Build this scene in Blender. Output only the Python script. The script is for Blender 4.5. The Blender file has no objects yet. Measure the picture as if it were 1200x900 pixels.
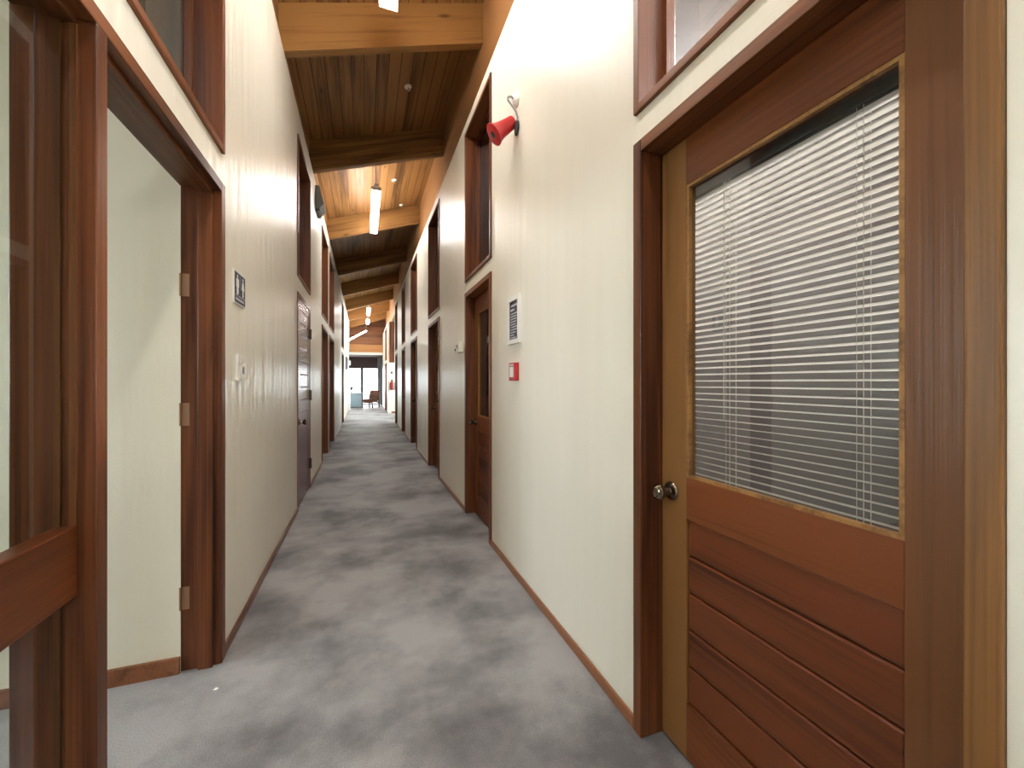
import bpy, bmesh, math, random
from mathutils import Vector, Matrix
random.seed(4)
S = bpy.context.scene
C = S.collection
PI = math.pi

# ------------------------------------------------------------------ camera, world, exposure
cam_d = bpy.data.cameras.new('camera')
cam = bpy.data.objects.new('camera', cam_d); C.objects.link(cam)
YAW = math.atan(173.7 / 480.0)
cam.location = (0, 0, 1.27)
cam.rotation_euler = (PI / 2, 0, -YAW)
cam_d.sensor_fit = 'HORIZONTAL'; cam_d.sensor_width = 36.0
cam_d.lens = 36.0 * 480.0 / 1200.0
cam_d.shift_y = -1.7 / 1200.0
cam_d.clip_start = 0.02; cam_d.clip_end = 200
S.camera = cam

W = bpy.data.worlds.new('world'); S.world = W; W.use_nodes = True
bg = W.node_tree.nodes['Background']
bg.inputs['Color'].default_value = (0.87, 0.92, 1.0, 1)
SKY = 6.8
bg.inputs['Strength'].default_value = SKY

TUBE = 22.5        # corridor fluorescent tubes
ROOM_FILL = 8.0   # unseen tube added to fill the left side room
S.view_settings.view_transform = 'Standard'
S.view_settings.look = 'None'
S.view_settings.gamma = 1.0
S.view_settings.use_curve_mapping = False
S.view_settings.exposure = 1.43
S.cycles.use_denoising = True
S.cycles.max_bounces = 10
S.cycles.diffuse_bounces = 8
S.cycles.transparent_max_bounces = 16
S.cycles.sample_clamp_indirect = 6.0
S.cycles.caustics_reflective = False
S.cycles.caustics_refractive = False

# ------------------------------------------------------------------ materials
def new_mat(name):
    m = bpy.data.materials.new(name); m.use_nodes = True
    nt = m.node_tree
    return m, nt, nt.nodes['Principled BSDF']

def N(nt, t, **kw):
    n = nt.nodes.new(t)
    for k, v in kw.items():
        setattr(n, k, v)
    return n

def plain(name, col, rough=0.5, metal=0.0, emit=None, spec=None):
    m, nt, b = new_mat(name)
    b.inputs['Base Color'].default_value = (*col, 1)
    b.inputs['Roughness'].default_value = rough
    b.inputs['Metallic'].default_value = metal
    if emit:
        b.inputs['Emission Color'].default_value = (*emit[0], 1)
        b.inputs['Emission Strength'].default_value = emit[1]
    return m

def wood(name, dark, light, axis='Z', rough=0.38, plank=None, plank_axis=None, knots=True, tilt=0.0):
    """grain runs along axis; plank = width of boards across plank_axis (tone per board + seam)"""
    m, nt, b = new_mat(name)
    L = nt.links.new
    tc = N(nt, 'ShaderNodeTexCoord'); oi = N(nt, 'ShaderNodeObjectInfo')
    off = N(nt, 'ShaderNodeVectorMath', operation='SCALE'); off.inputs['Scale'].default_value = 7.3
    comb = N(nt, 'ShaderNodeCombineXYZ')
    for i in range(3): L(oi.outputs['Random'], comb.inputs[i])
    L(comb.outputs[0], off.inputs[0])
    add = N(nt, 'ShaderNodeVectorMath', operation='ADD')
    L(tc.outputs['Object'], add.inputs[0]); L(off.outputs[0], add.inputs[1])
    vec = add.outputs[0]
    tone = oi.outputs['Random']
    seam = None
    if plank:
        sep = N(nt, 'ShaderNodeSeparateXYZ'); L(tc.outputs['Object'], sep.inputs[0])
        d = N(nt, 'ShaderNodeMath', operation='DIVIDE'); d.inputs[1].default_value = plank
        L(sep.outputs[plank_axis], d.inputs[0])
        fl = N(nt, 'ShaderNodeMath', operation='FLOOR'); L(d.outputs[0], fl.inputs[0])
        fr = N(nt, 'ShaderNodeMath', operation='FRACT'); L(d.outputs[0], fr.inputs[0])
        wn = N(nt, 'ShaderNodeTexWhiteNoise', noise_dimensions='1D'); L(fl.outputs[0], wn.inputs['W'])
        tone = wn.outputs['Value']
        sc = N(nt, 'ShaderNodeVectorMath', operation='SCALE'); sc.inputs['Scale'].default_value = 3.0
        L(wn.outputs['Color'], sc.inputs[0])
        add2 = N(nt, 'ShaderNodeVectorMath', operation='ADD')
        L(add.outputs[0], add2.inputs[0]); L(sc.outputs[0], add2.inputs[1]); vec = add2.outputs[0]
        s1 = N(nt, 'ShaderNodeMath', operation='LESS_THAN'); s1.inputs[1].default_value = 0.07
        L(fr.outputs[0], s1.inputs[0]); seam = s1.outputs[0]
    mp = N(nt, 'ShaderNodeMapping')
    s = {'X': (0.6, 9, 9), 'Y': (9, 0.6, 9), 'Z': (9, 9, 0.6)}[axis]
    mp.inputs['Scale'].default_value = s
    if tilt:
        ro = N(nt, 'ShaderNodeVectorRotate', rotation_type='Y_AXIS'); ro.inputs['Angle'].default_value = tilt
        L(vec, ro.inputs['Vector']); vec = ro.outputs[0]
    L(vec, mp.inputs['Vector'])
    n1 = N(nt, 'ShaderNodeTexNoise'); n1.inputs['Scale'].default_value = 1.3
    n1.inputs['Detail'].default_value = 5; n1.inputs['Distortion'].default_value = 0.5
    L(mp.outputs[0], n1.inputs['Vector'])
    mp2 = N(nt, 'ShaderNodeMapping')
    mp2.inputs['Scale'].default_value = tuple(v * (1.2 if v < 1 else 7) for v in s)
    L(vec, mp2.inputs['Vector'])
    n2 = N(nt, 'ShaderNodeTexNoise'); n2.inputs['Scale'].default_value = 1.6
    n2.inputs['Detail'].default_value = 4
    L(mp2.outputs[0], n2.inputs['Vector'])
    mx = N(nt, 'ShaderNodeMath', operation='MULTIPLY_ADD')
    L(n2.outputs['Fac'], mx.inputs[0]); mx.inputs[1].default_value = 0.55
    L(n1.outputs['Fac'], mx.inputs[2])
    mt = N(nt, 'ShaderNodeMath', operation='MULTIPLY_ADD')
    L(tone, mt.inputs[0]); mt.inputs[1].default_value = 0.34; L(mx.outputs[0], mt.inputs[2])
    cr = N(nt, 'ShaderNodeValToRGB')
    cr.color_ramp.elements[0].position = 0.62; cr.color_ramp.elements[0].color = (*dark, 1)
    cr.color_ramp.elements[1].position = 1.15; cr.color_ramp.elements[1].color = (*light, 1)
    L(mt.outputs[0], cr.inputs[0])
    col = cr.outputs[0]
    if knots:
        mk = N(nt, 'ShaderNodeMapping')
        mk.inputs['Scale'].default_value = {'X': (1.0, 3.4, 3.4), 'Y': (3.4, 1.0, 3.4), 'Z': (3.4, 3.4, 1.0)}[axis]
        L(vec, mk.inputs['Vector'])
        vo = N(nt, 'ShaderNodeTexVoronoi'); vo.inputs['Scale'].default_value = 1.15
        L(mk.outputs[0], vo.inputs['Vector'])
        r2 = N(nt, 'ShaderNodeValToRGB')
        r2.color_ramp.elements[0].position = 0.03; r2.color_ramp.elements[0].color = (0.28, 0.22, 0.2, 1)
        r2.color_ramp.elements[1].position = 0.09; r2.color_ramp.elements[1].color = (1, 1, 1, 1)
        L(vo.outputs['Distance'], r2.inputs[0])
        mm = N(nt, 'ShaderNodeMix', data_type='RGBA', blend_type='MULTIPLY'); mm.inputs[0].default_value = 0.8
        L(col, mm.inputs[6]); L(r2.outputs[0], mm.inputs[7]); col = mm.outputs[2]
    if seam is not None:
        ms = N(nt, 'ShaderNodeMix', data_type='RGBA', blend_type='MULTIPLY')
        L(seam, ms.inputs[0]); L(col, ms.inputs[6]); ms.inputs[7].default_value = (0.3, 0.24, 0.2, 1)
        col = ms.outputs[2]
    L(col, b.inputs['Base Color'])
    b.inputs['Roughness'].default_value = rough
    b.inputs['Specular IOR Level'].default_value = 0.33
    bp = N(nt, 'ShaderNodeBump'); bp.inputs['Strength'].default_value = 0.12; bp.inputs['Distance'].default_value = 0.01
    L(n2.outputs['Fac'], bp.inputs['Height']); L(bp.outputs[0], b.inputs['Normal'])
    return m

def wall_paint(name, col, rough, amp=0.5):
    m, nt, b = new_mat(name); L = nt.links.new
    tc = N(nt, 'ShaderNodeTexCoord')
    mp = N(nt, 'ShaderNodeMapping'); mp.inputs['Scale'].default_value = (8, 8, 0.7)
    L(tc.outputs['Object'], mp.inputs['Vector'])
    n = N(nt, 'ShaderNodeTexNoise'); n.inputs['Scale'].default_value = 1.5; n.inputs['Detail'].default_value = 3
    L(mp.outputs[0], n.inputs['Vector'])
    n3 = N(nt, 'ShaderNodeTexNoise'); n3.inputs['Scale'].default_value = 90; n3.inputs['Detail'].default_value = 2
    L(tc.outputs['Object'], n3.inputs['Vector'])
    b1 = N(nt, 'ShaderNodeBump'); b1.inputs['Strength'].default_value = amp; b1.inputs['Distance'].default_value = 0.02
    L(n.outputs['Fac'], b1.inputs['Height'])
    b2 = N(nt, 'ShaderNodeBump'); b2.inputs['Strength'].default_value = 0.25; b2.inputs['Distance'].default_value = 0.002
    L(n3.outputs['Fac'], b2.inputs['Height']); L(b1.outputs[0], b2.inputs['Normal'])
    L(b2.outputs[0], b.inputs['Normal'])
    mx = N(nt, 'ShaderNodeMix', data_type='RGBA'); L(n.outputs['Fac'], mx.inputs[0])
    mx.inputs[6].default_value = (*[c * 0.96 for c in col], 1); mx.inputs[7].default_value = (*[min(1, c * 1.03) for c in col], 1)
    L(mx.outputs[2], b.inputs['Base Color'])
    b.inputs['Roughness'].default_value = rough
    return m

def carpet_mat():
    m, nt, b = new_mat('grey_carpet'); L = nt.links.new
    tc = N(nt, 'ShaderNodeTexCoord')
    n1 = N(nt, 'ShaderNodeTexNoise'); n1.inputs['Scale'].default_value = 1.35; n1.inputs['Detail'].default_value = 6; n1.inputs['Roughness'].default_value = 0.6
    L(tc.outputs['Object'], n1.inputs['Vector'])
    cr = N(nt, 'ShaderNodeValToRGB')
    e = cr.color_ramp.elements
    e[0].position = 0.36; e[0].color = (0.13, 0.126, 0.132, 1)
    e[1].position = 0.56; e[1].color = (0.33, 0.325, 0.33, 1)
    L(n1.outputs['Fac'], cr.inputs[0])
    n2 = N(nt, 'ShaderNodeTexNoise'); n2.inputs['Scale'].default_value = 260; n2.inputs['Detail'].default_value = 3
    L(tc.outputs['Object'], n2.inputs['Vector'])
    c2 = N(nt, 'ShaderNodeValToRGB')
    c2.color_ramp.elements[0].position = 0.3; c2.color_ramp.elements[0].color = (0.68, 0.68, 0.68, 1)
    c2.color_ramp.elements[1].position = 0.7; c2.color_ramp.elements[1].color = (1.2, 1.2, 1.2, 1)
    L(n2.outputs['Fac'], c2.inputs[0])
    mm = N(nt, 'ShaderNodeMix', data_type='RGBA', blend_type='MULTIPLY'); mm.inputs[0].default_value = 1
    L(cr.outputs[0], mm.inputs[6]); L(c2.outputs[0], mm.inputs[7])
    n4 = N(nt, 'ShaderNodeTexNoise'); n4.inputs['Scale'].default_value = 0.9; n4.inputs['Detail'].default_value = 3
    mp = N(nt, 'ShaderNodeMapping'); mp.inputs['Location'].default_value = (4.2, 1.7, 0); mp.inputs['Scale'].default_value = (1.0, 1.6, 1)
    L(tc.outputs['Object'], mp.inputs['Vector']); L(mp.outputs[0], n4.inputs['Vector'])
    c4 = N(nt, 'ShaderNodeValToRGB')
    c4.color_ramp.elements[0].position = 0.33; c4.color_ramp.elements[0].color = (0.55, 0.54, 0.56, 1)
    c4.color_ramp.elements[1].position = 0.47; c4.color_ramp.elements[1].color = (1, 1, 1, 1)
    L(n4.outputs['Fac'], c4.inputs[0])
    m4 = N(nt, 'ShaderNodeMix', data_type='RGBA', blend_type='MULTIPLY'); m4.inputs[0].default_value = 1
    L(mm.outputs[2], m4.inputs[6]); L(c4.outputs[0], m4.inputs[7])
    L(m4.outputs[2], b.inputs['Base Color'])
    b.inputs['Roughness'].default_value = 0.6
    b.inputs['Specular IOR Level'].default_value = 0.35
    bp = N(nt, 'ShaderNodeBump'); bp.inputs['Strength'].default_value = 0.5; bp.inputs['Distance'].default_value = 0.004
    L(n2.outputs['Fac'], bp.inputs['Height']); L(bp.outputs[0], b.inputs['Normal'])
    return m

def glass_mat(name, tint, refl=1.0):
    m = bpy.data.materials.new(name); m.use_nodes = True; nt = m.node_tree; L = nt.links.new
    nt.nodes.remove(nt.nodes['Principled BSDF'])
    out = nt.nodes['Material Output']
    tr = N(nt, 'ShaderNodeBsdfTransparent'); tr.inputs['Color'].default_value = (*tint, 1)
    gl = N(nt, 'ShaderNodeBsdfGlossy'); gl.inputs['Roughness'].default_value = 0.02
    gl.inputs['Color'].default_value = (0.95, 0.97, 1, 1)
    fr = N(nt, 'ShaderNodeFresnel'); fr.inputs['IOR'].default_value = 1.5
    mu = N(nt, 'ShaderNodeMath', operation='MULTIPLY'); mu.inputs[1].default_value = refl; mu.use_clamp = True
    L(fr.outputs[0], mu.inputs[0])
    geo = N(nt, 'ShaderNodeNewGeometry')
    front = N(nt, 'ShaderNodeMath', operation='SUBTRACT'); front.inputs[0].default_value = 1.0
    L(geo.outputs['Backfacing'], front.inputs[1])
    mf = N(nt, 'ShaderNodeMath', operation='MULTIPLY'); L(mu.outputs[0], mf.inputs[0]); L(front.outputs[0], mf.inputs[1])
    mx = N(nt, 'ShaderNodeMixShader')
    L(mf.outputs[0], mx.inputs[0]); L(tr.outputs[0], mx.inputs[1]); L(gl.outputs[0], mx.inputs[2])
    L(mx.outputs[0], out.inputs['Surface'])
    return m

def slat_mat():
    m = bpy.data.materials.new('blind_slat'); m.use_nodes = True; nt = m.node_tree; L = nt.links.new
    b = nt.nodes['Principled BSDF']; out = nt.nodes['Material Output']
    b.inputs['Base Color'].default_value = (0.70, 0.68, 0.65, 1); b.inputs['Roughness'].default_value = 0.4
    t = N(nt, 'ShaderNodeBsdfTranslucent'); t.inputs['Color'].default_value = (0.75, 0.72, 0.68, 1)
    mx = N(nt, 'ShaderNodeMixShader'); mx.inputs[0].default_value = 0.5
    L(b.outputs[0], mx.inputs[1]); L(t.outputs[0], mx.inputs[2]); L(mx.outputs[0], out.inputs['Surface'])
    return m

CREAM = (0.78, 0.745, 0.645)
M = {
    'wall': wall_paint('cream_gloss_paint', CREAM, 0.36, 0.25),
    'wall_streaky': wall_paint('cream_streaky_gloss_paint', CREAM, 0.34, 0.6),
    'room': wall_paint('cream_room_paint', (0.72, 0.68, 0.55), 0.6, 0.15),
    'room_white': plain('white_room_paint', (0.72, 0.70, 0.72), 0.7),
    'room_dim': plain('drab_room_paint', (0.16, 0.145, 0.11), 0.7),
    'room_shade': plain('room_wall_dimmed', (0.05, 0.042, 0.038), 0.6),  # dimness of the near right room put into its wall colour
    'carpet': carpet_mat(),
    'jamb': wood('stained_cedar_upright', (0.042, 0.011, 0.0038), (0.175, 0.056, 0.019), 'Z'),
    'head': wood('stained_cedar_level', (0.052, 0.015, 0.0052), (0.22, 0.075, 0.026), 'Y'),
    'stile': wood('door_stile_cedar', (0.050, 0.017, 0.0055), (0.155, 0.058, 0.018), 'Z'),
    'tan': wood('pale_cedar_upright', (0.070, 0.027, 0.0075), (0.22, 0.098, 0.028), 'Z', 0.42),
    'rail': wood('door_rail_cedar', (0.070, 0.017, 0.0045), (0.17, 0.046, 0.011), 'Y', knots=False),
    'board': wood('door_board_cedar', (0.028, 0.006, 0.002), (0.145, 0.036, 0.0095), 'Y'),
    'purple': wood('varnished_red_brown', (0.09, 0.037, 0.035), (0.20, 0.10, 0.092), 'Z', 0.22, knots=False),
    'base': wood('skirting_cedar', (0.10, 0.034, 0.016), (0.24, 0.095, 0.042), 'Y', 0.3, knots=False),
    'beam': wood('rafter_pine', (0.095, 0.040, 0.011), (0.31, 0.155, 0.047), 'X', 0.5, tilt=math.atan(0.32)),
    'ledger': wood('ledger_pine', (0.14, 0.060, 0.021), (0.34, 0.165, 0.062), 'Y', 0.5),
    'ceil': wood('ceiling_boards', (0.10, 0.043, 0.013), (0.32, 0.16, 0.052), 'Y', 0.5, plank=0.125, plank_axis='X'),
    'fascia': wood('fascia_pine', (0.2, 0.085, 0.03), (0.46, 0.23, 0.09), 'X', 0.5),
    'endwood': wood('end_wall_boards', (0.10, 0.036, 0.016), (0.27, 0.115, 0.052), 'X', 0.5, plank=0.11, plank_axis='Z'),
    'umber': plain('dark_brown_paint', (0.10, 0.060, 0.060), 0.6),
    'white': plain('white_plastic', (0.80, 0.79, 0.76), 0.4),
    'white_paint': plain('white_paint', (0.80, 0.80, 0.78), 0.5),
    'ivory': plain('ivory_plastic', (0.72, 0.70, 0.62), 0.35),
    'navy': plain('navy_print', (0.035, 0.045, 0.075), 0.5),
    'dark': plain('dark_print', (0.03, 0.032, 0.045), 0.45),
    'print': plain('pale_print', (0.55, 0.57, 0.62), 0.6),
    'print_dim': plain('grey_print', (0.25, 0.27, 0.34), 0.6),
    'red': plain('red_plastic', (0.44, 0.016, 0.020), 0.35),
    'dark_red': plain('dark_red_enamel', (0.28, 0.02, 0.02), 0.4),
    'red_in': plain('red_inner', (0.60, 0.012, 0.018), 0.45),
    'black': plain('black_plastic', (0.015, 0.015, 0.016), 0.4),
    'grey': plain('grey_plastic', (0.22, 0.23, 0.23), 0.5),
    'steel': plain('brushed_steel', (0.50, 0.49, 0.47), 0.3, 1.0),
    'bronze': plain('aged_bronze', (0.22, 0.18, 0.14), 0.24, 1.0),
    'brass': plain('dull_brass', (0.30, 0.17, 0.10), 0.5, 0.4),
    'glass': glass_mat('clear_glass', (0.93, 0.95, 0.93), 0.9),
    'glass_door': glass_mat('door_glass', (0.92, 0.93, 0.92), 1.6),
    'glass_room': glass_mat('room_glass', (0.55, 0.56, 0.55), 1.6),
    'slat': slat_mat(),
    'tube': plain('lit_diffuser', (1, 1, 1), 0.5, emit=((1.0, 0.965, 0.92), TUBE)),
    'tube_off': plain('unlit_diffuser', (0.35, 0.34, 0.32), 0.5),
    'room_fill_tube': plain('room_fill_diffuser', (1, 1, 1), 0.5, emit=((1.0, 0.95, 0.88), ROOM_FILL)),
    'slat_fill_tube': plain('slat_fill_diffuser', (1, 1, 1), 0.5, emit=((1.0, 0.97, 0.97), 150.0)),  # glow of the unseen lamp added to shine through the slats
    'cord': plain('pale_cord', (0.6, 0.56, 0.5), 0.6),
    'leather': plain('brown_upholstery', (0.16, 0.07, 0.05), 0.5),
    'chair_wood': plain('chair_wood', (0.14, 0.07, 0.04), 0.45),
    'pale_blue': plain('pale_blue_laminate', (0.50, 0.74, 0.92), 0.4),
    'green': plain('dusty_green_leaf', (0.10, 0.20, 0.14), 0.6),
    'curtain': plain('grey_curtain_cloth', (0.42, 0.42, 0.45), 0.9),
    'alu': plain('window_aluminium', (0.06, 0.06, 0.07), 0.4, 0.5),
    'gypsum': plain('white_ceiling_paint', (0.75, 0.75, 0.73), 0.8),
    'outside': plain('outside_concrete', (0.45, 0.45, 0.42), 0.9),
    'paper': plain('scrap_paper', (0.8, 0.8, 0.8), 0.8),
}

# ------------------------------------------------------------------ mesh helpers
def bm_box(bm, x0, x1, y0, y1, z0, z1):
    vs = [bm.verts.new(p) for p in ((x0, y0, z0), (x1, y0, z0), (x1, y1, z0), (x0, y1, z0),
                                    (x0, y0, z1), (x1, y0, z1), (x1, y1, z1), (x0, y1, z1))]
    for f in ((0, 3, 2, 1), (4, 5, 6, 7), (0, 1, 5, 4), (1, 2, 6, 5), (2, 3, 7, 6), (3, 0, 4, 7)):
        bm.faces.new([vs[i] for i in f])
    return vs

def bm_prism(bm, pts, a0, a1, axis='Y'):
    """extrude a closed 2-D outline; axis Y: pts are (x,z); X: (y,z); Z: (x,y)"""
    def P(p, a):
        return {'Y': (p[0], a, p[1]), 'X': (a, p[0], p[1]), 'Z': (p[0], p[1], a)}[axis]
    A = [bm.verts.new(P(p, a0)) for p in pts]; B = [bm.verts.new(P(p, a1)) for p in pts]
    n = len(pts)
    bm.faces.new(A); bm.faces.new(B[::-1])
    for i in range(n):
        bm.faces.new((A[i], B[i], B[(i + 1) % n], A[(i + 1) % n]))
    return A + B

def bm_tube(bm, pts, r, seg=10, cap=True):
    pts = [Vector(p) for p in pts]
    rs = r if isinstance(r, (list, tuple)) else [r] * len(pts)
    rings = []
    up = None
    for i, p in enumerate(pts):
        d = (pts[min(i + 1, len(pts) - 1)] - pts[max(i - 1, 0)]).normalized()
        if up is None:
            up = Vector((0, 0, 1)) if abs(d.z) < 0.9 else Vector((1, 0, 0))
        a = d.cross(up)
        if a.length < 1e-4:
            a = d.cross(Vector((0, 1, 0)))
        a.normalize(); c = a.cross(d).normalized(); up = c
        rings.append([bm.verts.new(p + (a * math.cos(t) + c * math.sin(t)) * rs[i])
                      for t in [2 * PI * k / seg for k in range(seg)]])
    for q, w in zip(rings, rings[1:]):
        for k in range(seg):
            bm.faces.new((q[k], q[(k + 1) % seg], w[(k + 1) % seg], w[k]))
    if cap:
        bm.faces.new(rings[0][::-1]); bm.faces.new(rings[-1])

def bm_lathe(bm, prof, origin, direction, seg=24):
    """prof: list of (distance along direction, radius)"""
    o = Vector(origin); d = Vector(direction).normalized()
    up = Vector((0, 0, 1)) if abs(d.z) < 0.9 else Vector((1, 0, 0))
    a = d.cross(up).normalized(); c = a.cross(d)
    rings = []
    for t, r in prof:
        rings.append([bm.verts.new(o + d * t + (a * math.cos(q) + c * math.sin(q)) * max(r, 1e-4))
                      for q in [2 * PI * k / seg for k in range(seg)]])
    for q, w in zip(rings, rings[1:]):
        for k in range(seg):
            bm.faces.new((q[k], q[(k + 1) % seg], w[(k + 1) % seg], w[k]))
    bm.faces.new(rings[0][::-1]); bm.faces.new(rings[-1])

def obj(name, bm, mat, parent=None, bevel=0, smooth=False):
    bmesh.ops.recalc_face_normals(bm, faces=bm.faces)
    me = bpy.data.meshes.new(name); bm.to_mesh(me); bm.free()
    me.materials.append(mat if not isinstance(mat, str) else M[mat])
    if smooth:
        for p in me.polygons: p.use_smooth = True
    o = bpy.data.objects.new(name, me); C.objects.link(o)
    if parent is not None:
        o.parent = parent
        o.matrix_parent_inverse = Matrix.Translation(-parent.location)
    if bevel:
        b = o.modifiers.new('bevel', 'BEVEL'); b.width = bevel; b.segments = 2; b.limit_method = 'ANGLE'
    if smooth:
        es = o.modifiers.new('split', 'EDGE_SPLIT'); es.split_angle = math.radians(40)
    return o

def boxes(name, lst, mat, parent=None, bevel=0):
    bm = bmesh.new()
    for b in lst: bm_box(bm, *b)
    return obj(name, bm, mat, parent, bevel)

def empty(name, loc, parent=None):
    o = bpy.data.objects.new(name, None); C.objects.link(o); o.location = loc
    o.empty_display_size = 0.1
    return o

def tag(o, label, cat, group=None):
    o['label'] = label; o['category'] = cat
    if group: o['group'] = group
    return o

def struct(o, label=None, cat=None):
    o['kind'] = 'structure'
    if label: o['label'] = label
    if cat: o['category'] = cat
    return o

# ------------------------------------------------------------------ dimensions
XR, XRB = 0.94, 1.08            # right wall face and back
XL, XLB = -0.616, -0.756        # left wall face and back
Y0 = -3.2                       # corridor end behind the camera
YLE = 19.4                      # left wall end
YR1, YR2 = 13.45, 17.7          # side lobby on the right
YWE = 22.7                      # corridor mouth to the end lobby
YWIN = 25.0                     # window wall
ZR, ZL = 3.81, 3.99             # wall tops
def zboard(x): return 4.40 + 0.31 * (x + 0.6)
def zbeam(x): return 4.00 + 0.32 * (x + 0.6)
DT = 2.14                       # right door frame top
TB, TT = 2.245, 3.695           # right transom frame
LDT, LTB, LTT = 2.18, 2.325, 3.72

# ------------------------------------------------------------------ room shell
boxes('floor', [(-4.2, 5.2, -3.4, 30, -0.12, 0.0)], 'carpet'); struct(bpy.data.objects['floor'], 'worn mid grey carpet with darker cloudy stains', 'floor')

# openings: (y0, y1, door?, transom?)
R_OPEN = [(0.337, 1.261), (3.06, 3.93), (5.40, 6.36), (7.82, 8.86), (10.18, 11.03), (12.61, 13.40)]
def wall_with_openings(name, x0, x1, ya, yb, top, cuts, mat, label):
    """cuts: list of (y0, y1, [(z0, z1), ...])"""
    L = []; y = ya
    for (a, b, holes) in sorted(cuts):
        if a > y: L.append((x0, x1, y, a, 0, top))
        z = 0
        for (h0, h1) in holes:
            if h0 > z: L.append((x0, x1, a, b, z, h0))
            z = h1
        if z < top: L.append((x0, x1, a, b, z, top))
        y = b
    if y < yb: L.append((x0, x1, y, yb, 0, top))
    return struct(boxes(name, L, mat), label, 'wall')

R_BACK = []
wall_with_openings('wall_right', XR, XRB, Y0, YR1, ZR,
    [(a, b, [(0, DT), (TB, TT)]) for a, b in R_OPEN[:-1] + R_BACK] + [(12.61, 13.40, [(0, DT), (TB, TT)])], M['wall'],
    'long cream gloss painted wall along the right of the corridor')
wall_with_openings('wall_right_far', XR, XRB, YR2, YWE, ZR, [(18.42, 19.9, [(0, DT), (TB, TT)])], M['wall'],
    'short cream wall beyond the side lobby on the right')
L_DOORS = [(4.50, 5.50), (7.0, 8.08), (8.42, 9.68), (13.15, 14.25)]
L_CUTS = [(-0.45, 0.30, [(0, LDT)]), (0.30, 2.24, [(0, LDT), (LTB, LTT)])] + [(a, b, [(0, LDT), (LTB, LTT)]) for a, b in L_DOORS]
wall_with_openings('wall_left', XLB, XL, Y0, YLE, ZL, L_CUTS, M['wall_streaky'],
    'long cream gloss painted wall along the left of the corridor')

# timber ledgers above the walls and the sloping board ceiling
bm = bmesh.new(); bm_prism(bm, [(XRB, ZR), (1.20, ZR), (1.20, zboard(1.20)), (XRB, zboard(XRB))], Y0, YWE)
struct(obj('trim_1', bm, 'ledger'), 'wide timber ledger above the right wall', 'timber ledger')
bm = bmesh.new(); bm_prism(bm, [(-0.80, ZL), (-0.66, ZL), (-0.66, zboard(-0.66)), (-0.80, zboard(-0.80))], Y0, YWE)
struct(obj('trim_2', bm, 'ledger'), 'narrow timber ledger above the left wall', 'timber ledger')
bm = bmesh.new(); bm_prism(bm, [(-0.80, zboard(-0.80)), (1.30, zboard(1.30)), (1.30, zboard(1.30) + 0.12), (-0.80, zboard(-0.80) + 0.12)], Y0 - 0.1, YWE + 0.1)
struct(obj('ceiling', bm, 'ceil'), 'sloping ceiling of long narrow stained boards', 'ceiling')

# rafters
BEAMS = [-1.85, 0.9, 3.80, 5.83, 8.53, 11.33, 13.93, 16.65, 19.35, 21.9]
RAFTER = ['timber rafter over the entrance end behind the viewer', 'timber rafter just out of the top of the view',
          'bright timber rafter nearest the viewer, lit by the first lamp', 'brown shaded timber rafter before the hanging lamp',
          'bright timber rafter behind the hanging lamp', 'dark timber rafter just beyond the hanging lamp',
          'dark timber rafter in the middle of the unlit stretch', 'dark timber rafter at the end of the unlit stretch',
          'lit timber rafter beside the far pair of lamps', 'last timber rafter before the boarded end wall']
for i, y in enumerate(BEAMS):
    bm = bmesh.new()
    bm_prism(bm, [(-0.66, zbeam(-0.66)), (XRB, zbeam(XRB)), (XRB, zboard(XRB)), (-0.66, zboard(-0.66))], y, y + 0.085)
    o = obj('ceiling_beam', bm, 'beam', bevel=0.004); struct(o); o['group'] = 'timber rafters crossing the ceiling'
    o['label'] = RAFTER[i]
    o['category'] = 'rafter'

# behind the camera: end wall, unseen window added for daylight fill
struct(boxes('wall_back', [(-0.8, 1.3, Y0 - 0.14, Y0, 2.3, 4.99), (-0.8, -0.2, Y0 - 0.14, Y0, 0, 2.3), (0.7, 1.3, Y0 - 0.14, Y0, 0, 2.3), (-0.2, 0.7, Y0 - 0.14, Y0, 0, 1.0)], 'wall'))
o = boxes('window_1', [(-0.2, -0.14, Y0 - 0.1, Y0 - 0.04, 1.0, 2.3), (0.64, 0.7, Y0 - 0.1, Y0 - 0.04, 1.0, 2.3), (-0.14, 0.64, Y0 - 0.1, Y0 - 0.04, 2.22, 2.3), (-0.14, 0.64, Y0 - 0.1, Y0 - 0.04, 1.0, 1.08)], 'jamb'); struct(o)
boxes('pane', [(-0.14, 0.64, Y0 - 0.075, Y0 - 0.069, 1.08, 2.22)], 'glass', o)

# ------------------------------------------------------------------ side rooms
# left room A behind the open doorway and the glazed side panel
struct(boxes('wall_left_room_end', [(-4.0, XLB, 2.185, 2.32, 0, 3.99)], 'room'), 'cream wall of the side room seen through the open doorway', 'wall')
struct(boxes('wall_left_room_outer', [(-4.1, -4.0, -3.2, 2.32, 0, 0.9), (-4.1, -4.0, -3.2, 2.32, 2.6, 3.99), (-4.1, -4.0, -3.2, 0.2, 0.9, 2.6), (-4.1, -4.0, 2.0, 2.32, 0.9, 2.6)], 'room'))
struct(boxes('wall_left_room_near', [(-4.0, XLB, -3.2, -3.06, 0, 3.99)], 'room'))
struct(boxes('ceiling_left_room', [(-4.1, XLB, -3.2, 2.32, 3.99, 4.09)], 'room_dim'))
struct(boxes('baseboard_left_room', [(-4.0, XLB - 0.001, 2.168, 2.1845, 0, 0.07)], 'base'), 'dark red brown skirting of the side room', 'skirting board')
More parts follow.
